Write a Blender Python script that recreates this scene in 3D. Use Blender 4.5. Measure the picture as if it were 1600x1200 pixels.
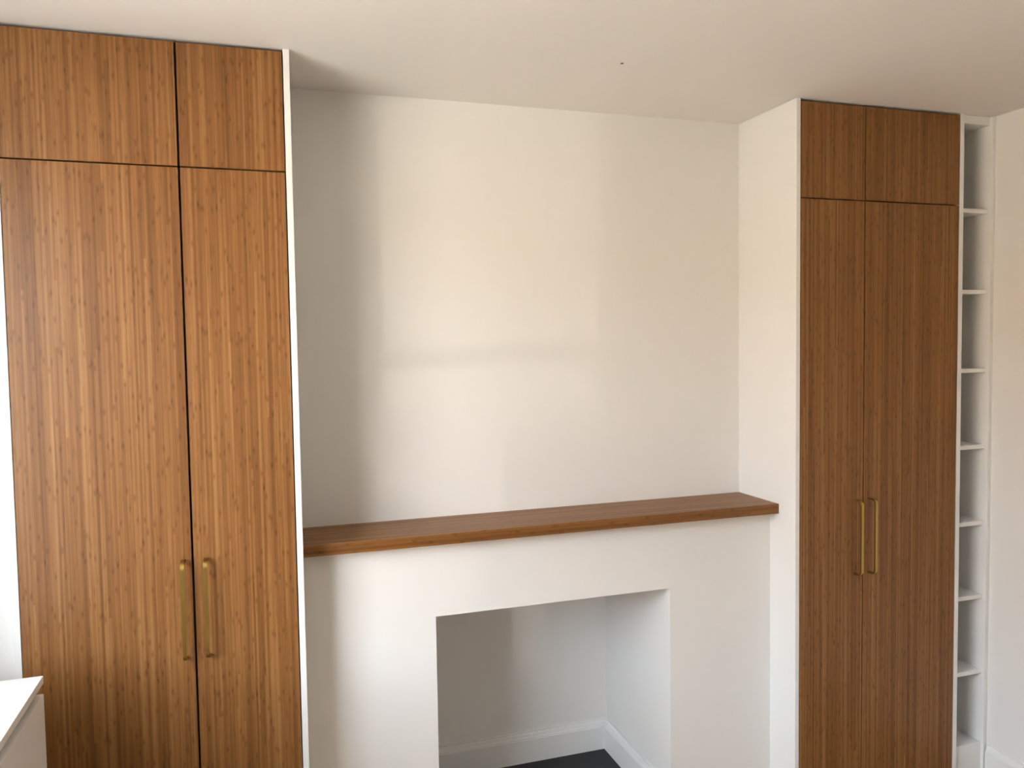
import bpy, bmesh, math, random
from mathutils import Vector, Matrix

for o in list(bpy.data.objects):
    bpy.data.objects.remove(o, do_unlink=True)
SC = bpy.context.scene
COL = SC.collection

# ------------------------------------------------------------------ camera
YAW, PITCH, ROLL = math.radians(17.809), math.radians(-2.87593), math.radians(-0.86681)
cy, sy, cp, sp = math.cos(YAW), math.sin(YAW), math.cos(PITCH), math.sin(PITCH)
fwd = Vector((sy*cp, cy*cp, sp)); rgt = Vector((cy, -sy, 0)); upv = rgt.cross(fwd)
cr, sr = math.cos(ROLL), math.sin(ROLL)
r2 = cr*rgt + sr*upv; u2 = -sr*rgt + cr*upv
cam = bpy.data.cameras.new('camera'); cam_o = bpy.data.objects.new('camera', cam); COL.objects.link(cam_o)
M = Matrix.Identity(4)
for i in range(3):
    M[i][0], M[i][1], M[i][2] = r2[i], u2[i], -fwd[i]
M[0][3], M[1][3], M[2][3] = 0.17844, -2.28598, 1.68800
cam_o.matrix_world = M
cam.sensor_width = 36.0; cam.sensor_fit = 'HORIZONTAL'
cam.lens = 1242.946/1600*36.0
cam.clip_start = 0.01
SC.camera = cam_o

# ------------------------------------------------------------------ view, world, daylight
SC.view_settings.view_transform = 'Standard'
SC.view_settings.look = 'None'
SC.view_settings.exposure = 0.25
SC.view_settings.gamma = 1.0
SC.view_settings.use_curve_mapping = False

WORLD_STRENGTH = 19.0
w = bpy.data.worlds.new('sky'); SC.world = w; w.use_nodes = True
bg = w.node_tree.nodes['Background']
bg.inputs['Color'].default_value = (0.84, 0.94, 1.06, 1)
bg.inputs['Strength'].default_value = WORLD_STRENGTH

# window openings (metres): left wall window beside the chest, front wall window behind the camera
LWX = -0.80                                  # inner face of the left wall
FWY = -4.00                                  # inner face of the front wall
WIN_L = (-2.11, -0.66, 0.96, 2.32)           # y0, y1, z0, z1
def portal(name, loc, rot, sx, sy_):
    l = bpy.data.lights.new(name, 'AREA'); l.shape = 'RECTANGLE'; l.size = sx; l.size_y = sy_
    l.cycles.is_portal = True
    o = bpy.data.objects.new(name, l); COL.objects.link(o); o.location = loc; o.rotation_euler = rot
portal('window_portal', (LWX-0.17, (WIN_L[0]+WIN_L[1])/2, (WIN_L[2]+WIN_L[3])/2), (0, -math.pi/2, 0), WIN_L[3]-WIN_L[2], WIN_L[1]-WIN_L[0])
def sun(name, slope, elev, energy, angle, color):
    """light travelling towards +x,+y with dx/dy = slope, falling by elev degrees"""
    l = bpy.data.lights.new(name, 'SUN'); l.energy = energy; l.angle = math.radians(angle); l.color = color
    o = bpy.data.objects.new(name, l); COL.objects.link(o)
    d = Vector((slope, 1, 0)).normalized(); d.z = -math.tan(math.radians(elev))
    o.rotation_euler = d.to_track_quat('-Z', 'Y').to_euler()
# assumed high sun from behind the house: lights the paving outside, which throws warm light up to the ceiling
sun('high_sun', -0.6, 0.0, 62.0, 0.6, (1.0, 0.86, 0.66))
bpy.data.objects['high_sun'].rotation_euler = Vector((-0.75, 0.25, -1.0)).to_track_quat('-Z', 'Y').to_euler()
# added spot lamps assumed for the light patches on the back wall, each a small bright source outside the window
def added_spot(name, target, slope, elev, dist, energy, cone, blend, color):
    l = bpy.data.lights.new(name, 'SPOT'); l.energy = energy; l.color = color; l.shadow_soft_size = 0.05
    l.spot_size = math.radians(cone); l.spot_blend = blend
    o = bpy.data.objects.new(name, l); COL.objects.link(o)
    d = Vector((slope, 1.0, -math.tan(math.radians(elev))*math.hypot(slope, 1.0))).normalized()
    o.location = Vector(target) - d*dist; o.rotation_euler = d.to_track_quat('-Z', 'Y').to_euler()
added_spot('added_patch_spot', (0.74, 0.30, 0.98), 0.77, 11.2, 11.0, 400, 5.6, 0.8, (1.0, 0.95, 0.84))
added_spot('added_patch_spot', (0.98, 0.33, 2.30), 0.905, -4.4, 11.5, 500, 9.8, 0.35, (1.0, 0.93, 0.80))

# ------------------------------------------------------------------ materials
def new_mat(name):
    m = bpy.data.materials.new(name); m.use_nodes = True
    nt = m.node_tree; return m, nt, nt.nodes['Principled BSDF']
def N(nt, typ, **kw):
    n = nt.nodes.new(typ)
    for k, v in kw.items(): setattr(n, k, v)
    return n
def L(nt, a, b): nt.links.new(a, b)
def mth(nt, op, a, b=None, c=None, clamp=False):
    n = N(nt, 'ShaderNodeMath', operation=op); n.use_clamp = clamp
    for i, v in enumerate((a, b, c)):
        if v is None: continue
        if isinstance(v, (int, float)): n.inputs[i].default_value = v
        else: L(nt, v, n.inputs[i])
    return n.outputs[0]

def paint(name, col, rough=0.6, bump=0.02, scale=220, mottling=0.02):
    m, nt, b = new_mat(name)
    b.inputs['Roughness'].default_value = rough
    b.inputs['Specular IOR Level'].default_value = 0.3
    tc = N(nt, 'ShaderNodeTexCoord')
    n1 = N(nt, 'ShaderNodeTexNoise'); n1.inputs['Scale'].default_value = 1.7; n1.inputs['Detail'].default_value = 3
    L(nt, tc.outputs['Object'], n1.inputs['Vector'])
    mix = N(nt, 'ShaderNodeMix', data_type='RGBA')
    mix.inputs[6].default_value = tuple(c*(1-mottling) for c in col)+(1,)
    mix.inputs[7].default_value = tuple(min(1, c*(1+mottling)) for c in col)+(1,)
    L(nt, n1.outputs['Fac'], mix.inputs[0]); L(nt, mix.outputs[2], b.inputs['Base Color'])
    n2 = N(nt, 'ShaderNodeTexNoise'); n2.inputs['Scale'].default_value = scale
    L(nt, tc.outputs['Object'], n2.inputs['Vector'])
    bp = N(nt, 'ShaderNodeBump'); bp.inputs['Strength'].default_value = bump; bp.inputs['Distance'].default_value = 0.002
    L(nt, n2.outputs['Fac'], bp.inputs['Height']); L(nt, bp.outputs[0], b.inputs['Normal'])
    return m

def bamboo(name, axis):
    """caramelised bamboo: narrow strips along axis ('X' or 'Z'), each a tone of its own, with nodes and fibre lines"""
    m, nt, b = new_mat(name)
    tc = N(nt, 'ShaderNodeTexCoord'); sx = N(nt, 'ShaderNodeSeparateXYZ'); L(nt, tc.outputs['Object'], sx.inputs[0])
    oi = N(nt, 'ShaderNodeObjectInfo')
    sl = N(nt, 'ShaderNodeSeparateXYZ'); L(nt, oi.outputs['Location'], sl.inputs[0])
    seed = mth(nt, 'MULTIPLY', mth(nt, 'ADD', mth(nt, 'MULTIPLY', sl.outputs[0], 3.17), mth(nt, 'MULTIPLY', sl.outputs[2], 7.31)), 5.3)
    X, Y, Z = sx.outputs
    if axis == 'Z': lon, acr = Z, mth(nt, 'ADD', X, Y)
    else: lon, acr = X, mth(nt, 'ADD', Y, mth(nt, 'MULTIPLY', Z, 0.7))
    # strips
    sid = mth(nt, 'FLOOR', mth(nt, 'DIVIDE', acr, 0.0058))
    w1 = N(nt, 'ShaderNodeTexWhiteNoise', noise_dimensions='1D'); L(nt, mth(nt, 'ADD', sid, seed), w1.inputs['W'])
    r1 = w1.outputs['Value']
    seg = mth(nt, 'FLOOR', mth(nt, 'ADD', mth(nt, 'DIVIDE', lon, 1.3), mth(nt, 'MULTIPLY', r1, 9.0)))
    cv = N(nt, 'ShaderNodeCombineXYZ'); L(nt, mth(nt, 'ADD', sid, seed), cv.inputs[0]); L(nt, seg, cv.inputs[1])
    w2 = N(nt, 'ShaderNodeTexWhiteNoise', noise_dimensions='2D'); L(nt, cv.outputs[0], w2.inputs['Vector'])
    tone = w2.outputs['Value']
    # wide bands of neighbouring strips and fibres
    def noise(ax, al, detail=2, rough=0.5, off=0.0):
        c = N(nt, 'ShaderNodeCombineXYZ')
        L(nt, mth(nt, 'ADD', mth(nt, 'MULTIPLY', acr, ax), mth(nt, 'ADD', seed, off)), c.inputs[0])
        L(nt, mth(nt, 'MULTIPLY', lon, al), c.inputs[1]); L(nt, seed, c.inputs[2])
        n = N(nt, 'ShaderNodeTexNoise'); n.inputs['Scale'].default_value = 1.0
        n.inputs['Detail'].default_value = detail; n.inputs['Roughness'].default_value = rough
        L(nt, c.outputs[0], n.inputs['Vector']); return n.outputs['Fac']
    band = noise(38, 0.35, 1)
    band2 = noise(135, 0.9, 1, 0.5, 7.9)
    fibre = noise(520, 7.0, 3, 0.6, 3.3)
    knots = noise(190, 17.0, 2, 0.5, 11.7)
    # node of each cane, every 0.3 m or so
    fr = mth(nt, 'FRACT', mth(nt, 'ADD', mth(nt, 'DIVIDE', lon, 0.33), mth(nt, 'MULTIPLY', r1, 13.7)))
    nd = mth(nt, 'SUBTRACT', 1.0, mth(nt, 'MULTIPLY', mth(nt, 'ABSOLUTE', mth(nt, 'SUBTRACT', fr, 0.5)), 26.0), clamp=True)
    t = mth(nt, 'ADD', mth(nt, 'MULTIPLY', tone, 0.20), mth(nt, 'ADD', mth(nt, 'MULTIPLY', band, 0.42), mth(nt, 'MULTIPLY', band2, 0.44)))
    t = mth(nt, 'ADD', t, mth(nt, 'MULTIPLY', fibre, 0.36))
    t = mth(nt, 'SUBTRACT', t, 0.20)
    kd = mth(nt, 'MULTIPLY', mth(nt, 'SUBTRACT', knots, 0.60, clamp=True), 0.95)
    t = mth(nt, 'SUBTRACT', t, kd)
    t = mth(nt, 'SUBTRACT', t, mth(nt, 'MULTIPLY', nd, mth(nt, 'MULTIPLY', fibre, 0.34)), clamp=True)
    cr_ = N(nt, 'ShaderNodeValToRGB'); e = cr_.color_ramp.elements
    e[0].position = 0.05; e[0].color = (0.085, 0.027, 0.005, 1)
    e[1].position = 0.95; e[1].color = (0.47, 0.276, 0.122, 1)
    for p_, c_ in ((0.30, (0.152, 0.060, 0.014, 1)), (0.52, (0.232, 0.099, 0.027, 1)), (0.72, (0.318, 0.155, 0.054, 1))):
        k = e.new(p_); k.color = c_
    L(nt, t, cr_.inputs[0]); L(nt, cr_.outputs[0], b.inputs['Base Color'])
    b.inputs['Roughness'].default_value = 0.40
    b.inputs['Specular IOR Level'].default_value = 0.3
    bp = N(nt, 'ShaderNodeBump'); bp.inputs['Strength'].default_value = 0.05; bp.inputs['Distance'].default_value = 0.001
    L(nt, fibre, bp.inputs['Height']); L(nt, bp.outputs[0], b.inputs['Normal'])
    return m

def brass():
    m, nt, b = new_mat('brushed_brass')
    b.inputs['Base Color'].default_value = (0.43, 0.30, 0.085, 1); b.inputs['Metallic'].default_value = 1
    tc = N(nt, 'ShaderNodeTexCoord'); mp = N(nt, 'ShaderNodeMapping'); mp.inputs['Scale'].default_value = (2500, 2500, 40)
    L(nt, tc.outputs['Object'], mp.inputs[0]); n = N(nt, 'ShaderNodeTexNoise'); n.inputs['Scale'].default_value = 1
    L(nt, mp.outputs[0], n.inputs['Vector'])
    mr = N(nt, 'ShaderNodeMapRange'); mr.inputs[3].default_value = 0.26; mr.inputs[4].default_value = 0.40
    L(nt, n.outputs['Fac'], mr.inputs[0]); L(nt, mr.outputs[0], b.inputs['Roughness'])
    return m

def plain(name, col, rough=0.5, metal=0.0):
    m, nt, b = new_mat(name)
    tc = N(nt, 'ShaderNodeTexCoord'); n = N(nt, 'ShaderNodeTexNoise'); n.inputs['Scale'].default_value = 40
    L(nt, tc.outputs['Object'], n.inputs['Vector'])
    mix = N(nt, 'ShaderNodeMix', data_type='RGBA'); mix.inputs[6].default_value = tuple(c*0.94 for c in col)+(1,)
    mix.inputs[7].default_value = tuple(min(1, c*1.06) for c in col)+(1,)
    L(nt, n.outputs['Fac'], mix.inputs[0]); L(nt, mix.outputs[2], b.inputs['Base Color'])
    b.inputs['Roughness'].default_value = rough; b.inputs['Metallic'].default_value = metal
    return m

def floor_oak():
    m, nt, b = new_mat('oak_floor')
    tc = N(nt, 'ShaderNodeTexCoord'); mp = N(nt, 'ShaderNodeMapping'); mp.inputs['Scale'].default_value = (14, 1.2, 1)
    L(nt, tc.outputs['Object'], mp.inputs[0]); n = N(nt, 'ShaderNodeTexNoise'); n.inputs['Scale'].default_value = 2; n.inputs['Detail'].default_value = 6
    L(nt, mp.outputs[0], n.inputs['Vector'])
    c = N(nt, 'ShaderNodeValToRGB'); c.color_ramp.elements[0].position = .3; c.color_ramp.elements[0].color = (0.30, 0.17, 0.085, 1)
    c.color_ramp.elements[1].position = .7; c.color_ramp.elements[1].color = (0.46, 0.30, 0.16, 1)
    L(nt, n.outputs['Fac'], c.inputs[0]); L(nt, c.outputs[0], b.inputs['Base Color'])
    b.inputs['Roughness'].default_value = 0.4
    return m

WALL = paint('wall_paint', (0.81, 0.79, 0.755), 0.75)
CEIL = paint('ceiling_paint', (0.86, 0.83, 0.79), 0.85)
TRIM = paint('satin_white', (0.82, 0.81, 0.785), 0.40, 0.01)
CHESTW = paint('white_foil', (0.84, 0.84, 0.83), 0.30, 0.004)
BAMZ = bamboo('bamboo_upright', 'Z')
BAMX = bamboo('bamboo_lengthwise', 'X')
BRASS = brass()
DARK = plain('dark_carcass', (0.016, 0.013, 0.011), 0.7)
SLATE = plain('black_slate', (0.018, 0.017, 0.018), 0.6)
STEEL = plain('dull_steel', (0.20, 0.18, 0.15), 0.5, 0.6)
OAK = floor_oak()
BOUNCE = plain('bounce_wall_brick', (0.42, 0.33, 0.25), 0.9)  # warm tone for the added wall that bounces light indoors
GROUND = plain('pale_paving', (0.36, 0.34, 0.30), 0.9)
def glass_mat():
    m = bpy.data.materials.new('window_glass'); m.use_nodes = True; nt = m.node_tree
    nt.nodes.remove(nt.nodes['Principled BSDF'])
    t = N(nt, 'ShaderNodeBsdfTransparent'); g = N(nt, 'ShaderNodeBsdfGlossy'); g.inputs['Roughness'].default_value = 0.02
    mx = N(nt, 'ShaderNodeMixShader'); mx.inputs[0].default_value = 0.05
    L(nt, t.outputs[0], mx.inputs[1]); L(nt, g.outputs[0], mx.inputs[2])
    L(nt, mx.outputs[0], nt.nodes['Material Output'].inputs[0]); return m
GLASS = glass_mat()

# ------------------------------------------------------------------ mesh helpers
def box(bm, x0, x1, y0, y1, z0, z1, bev=0.0, seg=1):
    t = bmesh.new()
    bmesh.ops.create_cube(t, size=1.0)
    for v in t.verts:
        v.co = Vector(((x0+x1)/2+v.co.x*(x1-x0), (y0+y1)/2+v.co.y*(y1-y0), (z0+z1)/2+v.co.z*(z1-z0)))
    if bev > 0: bmesh.ops.bevel(t, geom=list(t.edges), offset=bev, segments=seg, affect='EDGES', profile=0.5)
    me = bpy.data.meshes.new('tmp'); t.to_mesh(me); t.free(); bm.from_mesh(me); bpy.data.meshes.remove(me)
    return bm
def quad(bm, pts):
    return bm.faces.new([bm.verts.new(Vector(p)) for p in pts])
def extrude_profile(bm, prof, a, b, place):
    """prof: closed list of (d, z); place(d, z, t) -> point; from t=a to t=b"""
    n = len(prof)
    A = [bm.verts.new(Vector(place(d, z, a))) for d, z in prof]; B = [bm.verts.new(Vector(place(d, z, b))) for d, z in prof]
    for i in range(n): bm.faces.new((A[i], A[(i+1) % n], B[(i+1) % n], B[i]))
    bm.faces.new(A[::-1]); bm.faces.new(B)
def make(name, bm, mat, parent=None, origin=None, smooth=False):
    """link the bmesh (world coordinates) as one mesh object; origin becomes its pivot"""
    bmesh.ops.recalc_face_normals(bm, faces=bm.faces[:])
    if origin is None:
        if parent is not None:
            xs = [v.co for v in bm.verts]
            origin = Vector(((min(p.x for p in xs)+max(p.x for p in xs))/2, (min(p.y for p in xs)+max(p.y for p in xs))/2, (min(p.z for p in xs)+max(p.z for p in xs))/2))
        else: origin = Vector((0, 0, 0))
    origin = Vector(origin)
    for v in bm.verts: v.co -= origin
    me = bpy.data.meshes.new(name); bm.to_mesh(me); bm.free(); me.materials.append(mat)
    if smooth:
        for p in me.polygons: p.use_smooth = True
    o = bpy.data.objects.new(name, me); COL.objects.link(o)
    if parent is not None:
        o.parent = parent
        o.location = origin - world_loc(parent)
    else: o.location = origin
    return o
def world_loc(o):
    v = Vector(o.location)
    while o.parent is not None:
        o = o.parent; v += Vector(o.location)
    return v
def thing(name, label, cat, loc, group=None):
    o = bpy.data.objects.new(name, None); COL.objects.link(o); o.location = loc
    o.empty_display_size = 0.1
    o['label'] = label; o['category'] = cat
    if group: o['group'] = group
    return o
def tag(o, label, cat, group=None):
    o['label'] = label; o['category'] = cat
    if group: o['group'] = group
    return o
def struct(o): o['kind'] = 'structure'; return o
def bx(*a, **k): return box(bmesh.new(), *a, **k)

# ------------------------------------------------------------------ measured layout (metres)
CEILZ = 2.5
XW = 2.8054                 # right wall
Y_UP, Y_LOW, Y_REC = 0.337, 0.1427, 0.689
PL0, PL1 = 0.2725, 0.2891   # left wardrobe's right panel
PR0, PR1 = 1.9312, 1.9475   # right wardrobe's left panel
PQ0, PQ1 = 2.6375, 2.6561   # right wardrobe's right panel
F0, F1, FZ = 0.6949, 1.5234, 0.8324
T = 0.15
# floor and ceiling
struct(make('floor', bx(LWX-0.3, XW+T, FWY-0.3, 0.80, -0.12, 0.0), OAK))
struct(make('ceiling', bx(LWX-0.3, XW+T, FWY-0.3, 0.80, CEILZ, CEILZ+0.12), CEIL))
# upper chimney face between the wardrobes, the built-out lower part with its opening, the recess behind it
struct(make('wall_back', bx(PL1, PR0, Y_UP, Y_UP+0.10, 1.075, CEILZ), WALL))
bm = bmesh.new()
box(bm, PL1, F0, Y_LOW, 0.343, 0, 1.0724); box(bm, F1, PR0, Y_LOW, 0.343, 0, 1.0724)
box(bm, F0, F1, Y_LOW, 0.343, FZ, 1.0724)
struct(make('wall_chimney_breast', bm, WALL))
bm = bmesh.new()
RI = 0.0025
box(bm, F0-0.10, F0-RI, 0.3432, Y_REC+0.08, 0, 1.0); box(bm, F1+RI, F1+0.10, 0.3432, Y_REC+0.08, 0, 1.0)
box(bm, F0-RI, F1+RI, Y_REC, Y_REC+0.08, 0, 1.0); box(bm, F0-RI, F1+RI, 0.3432, Y_REC, FZ+0.002, 1.0)
struct(make('wall_recess', bm, WALL))
# main walls
bm = bmesh.new()
box(bm, LWX-0.3, XW+T, 0.78, 0.88, 0, CEILZ)
struct(make('wall_rear', bm, WALL))
struct(make('wall_left_return', bx(LWX, -0.4325, 0.012, 0.11, 0, CEILZ), WALL))
struct(make('wall_right', bx(XW, XW+T, FWY-0.3, 0.78, 0, CEILZ), WALL))
y0, y1, z0, z1 = WIN_L
bm = bmesh.new(); WT = 0.16
box(bm, LWX-WT, LWX, FWY-0.25, y0, 0, CEILZ); box(bm, LWX-WT, LWX, y1, 0.78, 0, CEILZ)
box(bm, LWX-WT, LWX, y0, y1, 0, z0); box(bm, LWX-WT, LWX, y0, y1, z1, CEILZ)
struct(make('wall_left', bm, WALL))
struct(make('wall_front', bx(LWX, XW, FWY-0.25, FWY, 0, CEILZ), WALL))
struct(make('ground', bx(-30, 30, -30, 30, -0.62, -0.5), GROUND))

struct(make('added_bounce_wall', bx(-14.4, -14.0, -30, 22, -0.5, 4.0), BOUNCE))  # unseen wall, added to dim the horizon and bounce warm light onto upper walls

# sash windows (behind and left of the camera)
def window(n, place, a0, a1, z0, z1):
    w_ = thing('window_%d' % n, '', '', place(a0, 0.0, z0)); del w_['label']; del w_['category']; w_['kind'] = 'structure'
    def b3(bm, u0, u1, d0, d1, c0, c1):
        p, q = place(u0, d0, c0), place(u1, d1, c1)
        box(bm, min(p[0], q[0]), max(p[0], q[0]), min(p[1], q[1]), max(p[1], q[1]), c0, c1)
    bm = bmesh.new(); s = 0.045
    b3(bm, a0, a0+s, .04, .10, z0, z1); b3(bm, a1-s, a1, .04, .10, z0, z1)
    b3(bm, a0+s, a1-s, .04, .10, z0, z0+0.06); b3(bm, a0+s, a1-s, .04, .10, z1-s, z1)
    make('window_frame', bm, TRIM, w_)
    zm = z0+0.635
    bm = bmesh.new(); b3(bm, a0+s, a1-s, .05, .09, zm-0.025, zm+0.025); make('meeting_rail', bm, TRIM, w_)
    for c0, c1 in ((z0+0.06, zm-0.025), (zm+0.025, z1-s)):
        bm = bmesh.new(); b3(bm, a0+s, a1-s, .068, .072, c0, c1); make('pane', bm, GLASS, w_)
    bm = bmesh.new(); b3(bm, a0-0.03, a1+0.03, -0.03, .0, z0-0.03, z0-0.001); make('window_sill', bm, TRIM, w_)
window(1, lambda u, d, z: (LWX-d, u, z), *WIN_L)

# baseboards: a square board with a stepped moulding on top
BASE = [(0, 0), (0.016, 0), (0.016, 0.098), (0.0, 0.098)]
MOULD = [(0, 0.098), (0.0135, 0.098), (0.0135, 0.104), (0.0105, 0.109), (0.0105, 0.112), (0.009, 0.118), (0.006, 0.1215), (0.006, 0.1268), (0, 0.1268)]
def baseboard(name, place, a, b):
    bm = bmesh.new(); extrude_profile(bm, BASE, a, b, place); o = struct(make(name, bm, TRIM))
    bm = bmesh.new(); extrude_profile(bm, MOULD, a, b, place); make('moulding', bm, TRIM, o)
baseboard('baseboard_recess_back', lambda d, z, t: (t, Y_REC-d, z), F0-RI, F1+RI)
baseboard('baseboard_recess_right', lambda d, z, t: (F1-d, t, z), 0.165, Y_REC-0.016)
baseboard('baseboard_recess_left', lambda d, z, t: (F0+d, t, z), 0.165, Y_REC-0.016)
baseboard('baseboard_right', lambda d, z, t: (XW-d, t, z), FWY, -0.006)

tag(make('hearth', bx(F0-RI, F1+RI, Y_LOW, Y_REC, 0.0, 0.004), SLATE), 'black hearth slab on the floor of the white fireplace recess', 'hearth')

# ------------------------------------------------------------------ wardrobes
def handle_bm(x, za, zb):
    """flat brass strip bent into a D: out of the door, up, and back in"""
    bm = bmesh.new(); wd, th, so, R = 0.0098, 0.005, 0.037, 0.020
    path = [(0.0, za, (0, -1))]
    c = []
    def arc(cyy, czz, a0, a1):
        for i in range(9):
            a = a0+(a1-a0)*i/8; c.append((cyy, czz, a))
    pts = []
    pts.append((0.0, za+th, 0.0, za))                                # outer / inner pairs (y_in, z_in, y_out, z_out)
    Ri = R-th
    for i in range(9):
        a = math.pi/2*i/8
        yc, zc = -so+R, za+R
        pts.append((yc-Ri*math.sin(a), zc-Ri*math.cos(a), yc-R*math.sin(a), zc-R*math.cos(a)))
    for i in range(9):
        a = math.pi/2*(1-i/8)
        yc, zc = -so+R, zb-R
        pts.append((yc-Ri*math.sin(a), zc+Ri*math.cos(a), yc-R*math.sin(a), zc+R*math.cos(a)))
    pts.append((0.0, zb-th, 0.0, zb))
    rings = []
    for yi, zi, yo, zo in pts:
        rings.append([bm.verts.new((x-wd/2, yi, zi)), bm.verts.new((x+wd/2, yi, zi)), bm.verts.new((x+wd/2, yo, zo)), bm.verts.new((x-wd/2, yo, zo))])
    for a, b in zip(rings, rings[1:]):
        for i in range(4): bm.faces.new((a[i], a[(i+1) % 4], b[(i+1) % 4], b[i]))
    bm.faces.new(rings[0]); bm.faces.new(rings[-1][::-1])
    bmesh.ops.bevel(bm, geom=[e for e in bm.edges if abs(abs(e.verts[0].co.x-x)-wd/2) < 1e-6 and abs(e.verts[0].co.x-e.verts[1].co.x) < 1e-6 and len(e.link_faces) == 2 and e.calc_face_angle(0) > 1.2], offset=0.0008, segments=1, affect='EDGES')
    return bm

DT = 0.019                                   # door thickness
ZTOP, ZG, ZB = 2.491, 2.168, 0.03
def wardrobe(name, label, xa, xm, xb, panels, hx, y_back, gap):
    cx = (panels[0][0]+panels[-1][1])/2
    t = thing(name, label, 'wardrobe', (cx, 0.0, 0.0))
    bm = bmesh.new(); yc0 = DT+0.003; b = 0.018; y1 = y_back
    box(bm, xa, xa+b, yc0, y1, ZB, 2.496); box(bm, xb-b, xb, yc0, y1, ZB, 2.496)
    box(bm, xa+b, xb-b, yc0, y1, 2.478, 2.496); box(bm, xa+b, xb-b, yc0, y1, ZB, ZB+b)
    box(bm, xa+b, xb-b, yc0, y1, ZG-b, ZG+b); box(bm, xm-b/2, xm+b/2, yc0, y1-0.01, ZB+b, ZG-b)
    box(bm, xm-b/2, xm+b/2, yc0, y1-0.01, ZG+b, 2.478); box(bm, xa+b, xb-b, y1-0.01, y1, ZB+b, 2.478)
    make('carcass', bm, DARK, t)
    make('plinth', bx(xa, xb, 0.03, 0.05, 0.0, ZB-0.002), TRIM, t)
    for p0, p1, py in panels:
        make('side_panel', bx(p0, p1, 0.0, py, 0.0, CEILZ-0.0005, bev=0.0008), TRIM, t)
    g = gap/2
    for k, (a, c) in enumerate(((xa, xm-g), (xm+g, xb))):
        d = make('door', bx(a, c, 0.0, DT, ZB+0.002, ZG-0.002, bev=0.0007), BAMZ, t)
        d['label'] = ('tall left bamboo door below the gap', 'tall right bamboo door below the gap')[k]
        make('handle', handle_bm(hx[k], 0.853, 1.1225), BRASS, d, smooth=False)['label'] = 'brushed brass D handle'
        d = make('door', bx(a, c, 0.0, DT, ZG+0.002, ZTOP, bev=0.0007), BAMZ, t)
        d['label'] = ('short left bamboo cupboard door under the ceiling', 'short right bamboo cupboard door under the ceiling')[k]
    return t
wardrobe('built_in_wardrobe', 'large bamboo wardrobe left of the fireplace, beside the white chest of drawers',
         -0.412, 0.0, 0.2692, [(-0.4316, -0.4140, 0.55), (PL0, PL1, 0.55)], (-0.0245, 0.0325), 0.55, 0.0055)
wardrobe('built_in_wardrobe', 'bamboo wardrobe right of the fireplace, beside the narrow white shelves',
         1.9493, 2.2161, 2.6351, [(PR0, PR1, 0.55), (PQ0, PQ1, 0.55)], (2.1825, 2.2425), 0.55, 0.0045)

# ------------------------------------------------------------------ mantel shelf
bm = bx(PL1+0.0003, PR0-0.0003, 0.0911, Y_UP-0.0002, 1.0726, 1.107, bev=0.001)
tag(make('mantel_shelf', bm, BAMX, origin=(1.11, 0.2, 1.09)), 'thick bamboo mantel shelf above the white fireplace opening', 'shelf')

# ------------------------------------------------------------------ narrow shelving beside the right wall
NX0, NX1 = PQ1, 2.7885
t = thing('shelving_unit', 'narrow tall white shelving unit between right wardrobe and right wall', 'shelves', ((NX0+XW)/2, 0.0, 0.0))
NB = 0.25
make('back_panel', bx(NX0+0.0002, NX1, NB, NB+0.012, 0.0, 2.498), TRIM, t)
make('side_panel', bx(NX1, XW-0.0003, 0.0, NB+0.012, 0.0, 2.4985, bev=0.0012), TRIM, t)
make('top_board', bx(NX0+0.0002, NX1, 0.010, NB, 2.468, 2.4985, bev=0.001), TRIM, t)
for za in (2.162, 1.8635, 1.571, 1.2829, 0.9925, 0.7088, 0.4175):
    make('shelf', bx(NX0+0.0002, NX1, 0.014, NB, za-0.016, za, bev=0.001), TRIM, t)
bm = bx(NX0+0.0002, NX1, 0.012, NB, 0.0, 0.1328, bev=0.001)
make('plinth', bm, TRIM, t)

# ------------------------------------------------------------------ chest of drawers by the left window
CX, CY, CZ = -0.317, -0.21, 0.93
t = thing('chest_of_drawers', 'white chest of drawers in the bottom left corner before the left wardrobe', 'chest of drawers', (-0.50, -0.61, 0.0))
CB, CE = LWX+0.008, CY-0.80
make('top_board', bx(CB, CX, CE, CY, CZ-0.018, CZ, bev=0.0008), CHESTW, t)
make('side_panel', bx(CB, CX-0.018, CY-0.0185, CY-0.0005, 0.0, CZ-0.018), CHESTW, t)
make('side_panel', bx(CB, CX-0.018, CE+0.0005, CE+0.0185, 0.0, CZ-0.018), CHESTW, t)
make('back_panel', bx(CB, CB+0.006, CE+0.0185, CY-0.0185, 0.06, CZ-0.018), CHESTW, t)
make('top_rail', bx(CX-0.052, CX-0.034, CE+0.0185, CY-0.0185, CZ-0.062, CZ-0.018), CHESTW, t)
make('plinth', bx(CX-0.045, CX-0.030, CE+0.0185, CY-0.0185, 0.0, 0.06), CHESTW, t)
zt = CZ-0.043
for k in range(3):
    zb_ = zt-0.262
    make('drawer', bx(CX-0.0175, CX-0.0005, CE+0.0005, CY-0.0005, zb_, zt, bev=0.0008), CHESTW, t)
    zt = zb_-0.022

# ------------------------------------------------------------------ small screw left in the ceiling
bm = bmesh.new()
bmesh.ops.create_cone(bm, cap_ends=True, segments=12, radius1=0.0050, radius2=0.0040, depth=0.0015, matrix=Matrix.Translation((1.2185, -0.142, CEILZ-0.00075)))
bmesh.ops.create_cone(bm, cap_ends=True, segments=10, radius1=0.0018, radius2=0.0018, depth=0.002, matrix=Matrix.Translation((1.2185, -0.142, CEILZ-0.0024)))
tag(make('ceiling_screw', bm, STEEL, origin=(1.2185, -0.142, CEILZ)), 'tiny dark screw stub in the white ceiling above the alcove', 'screw')
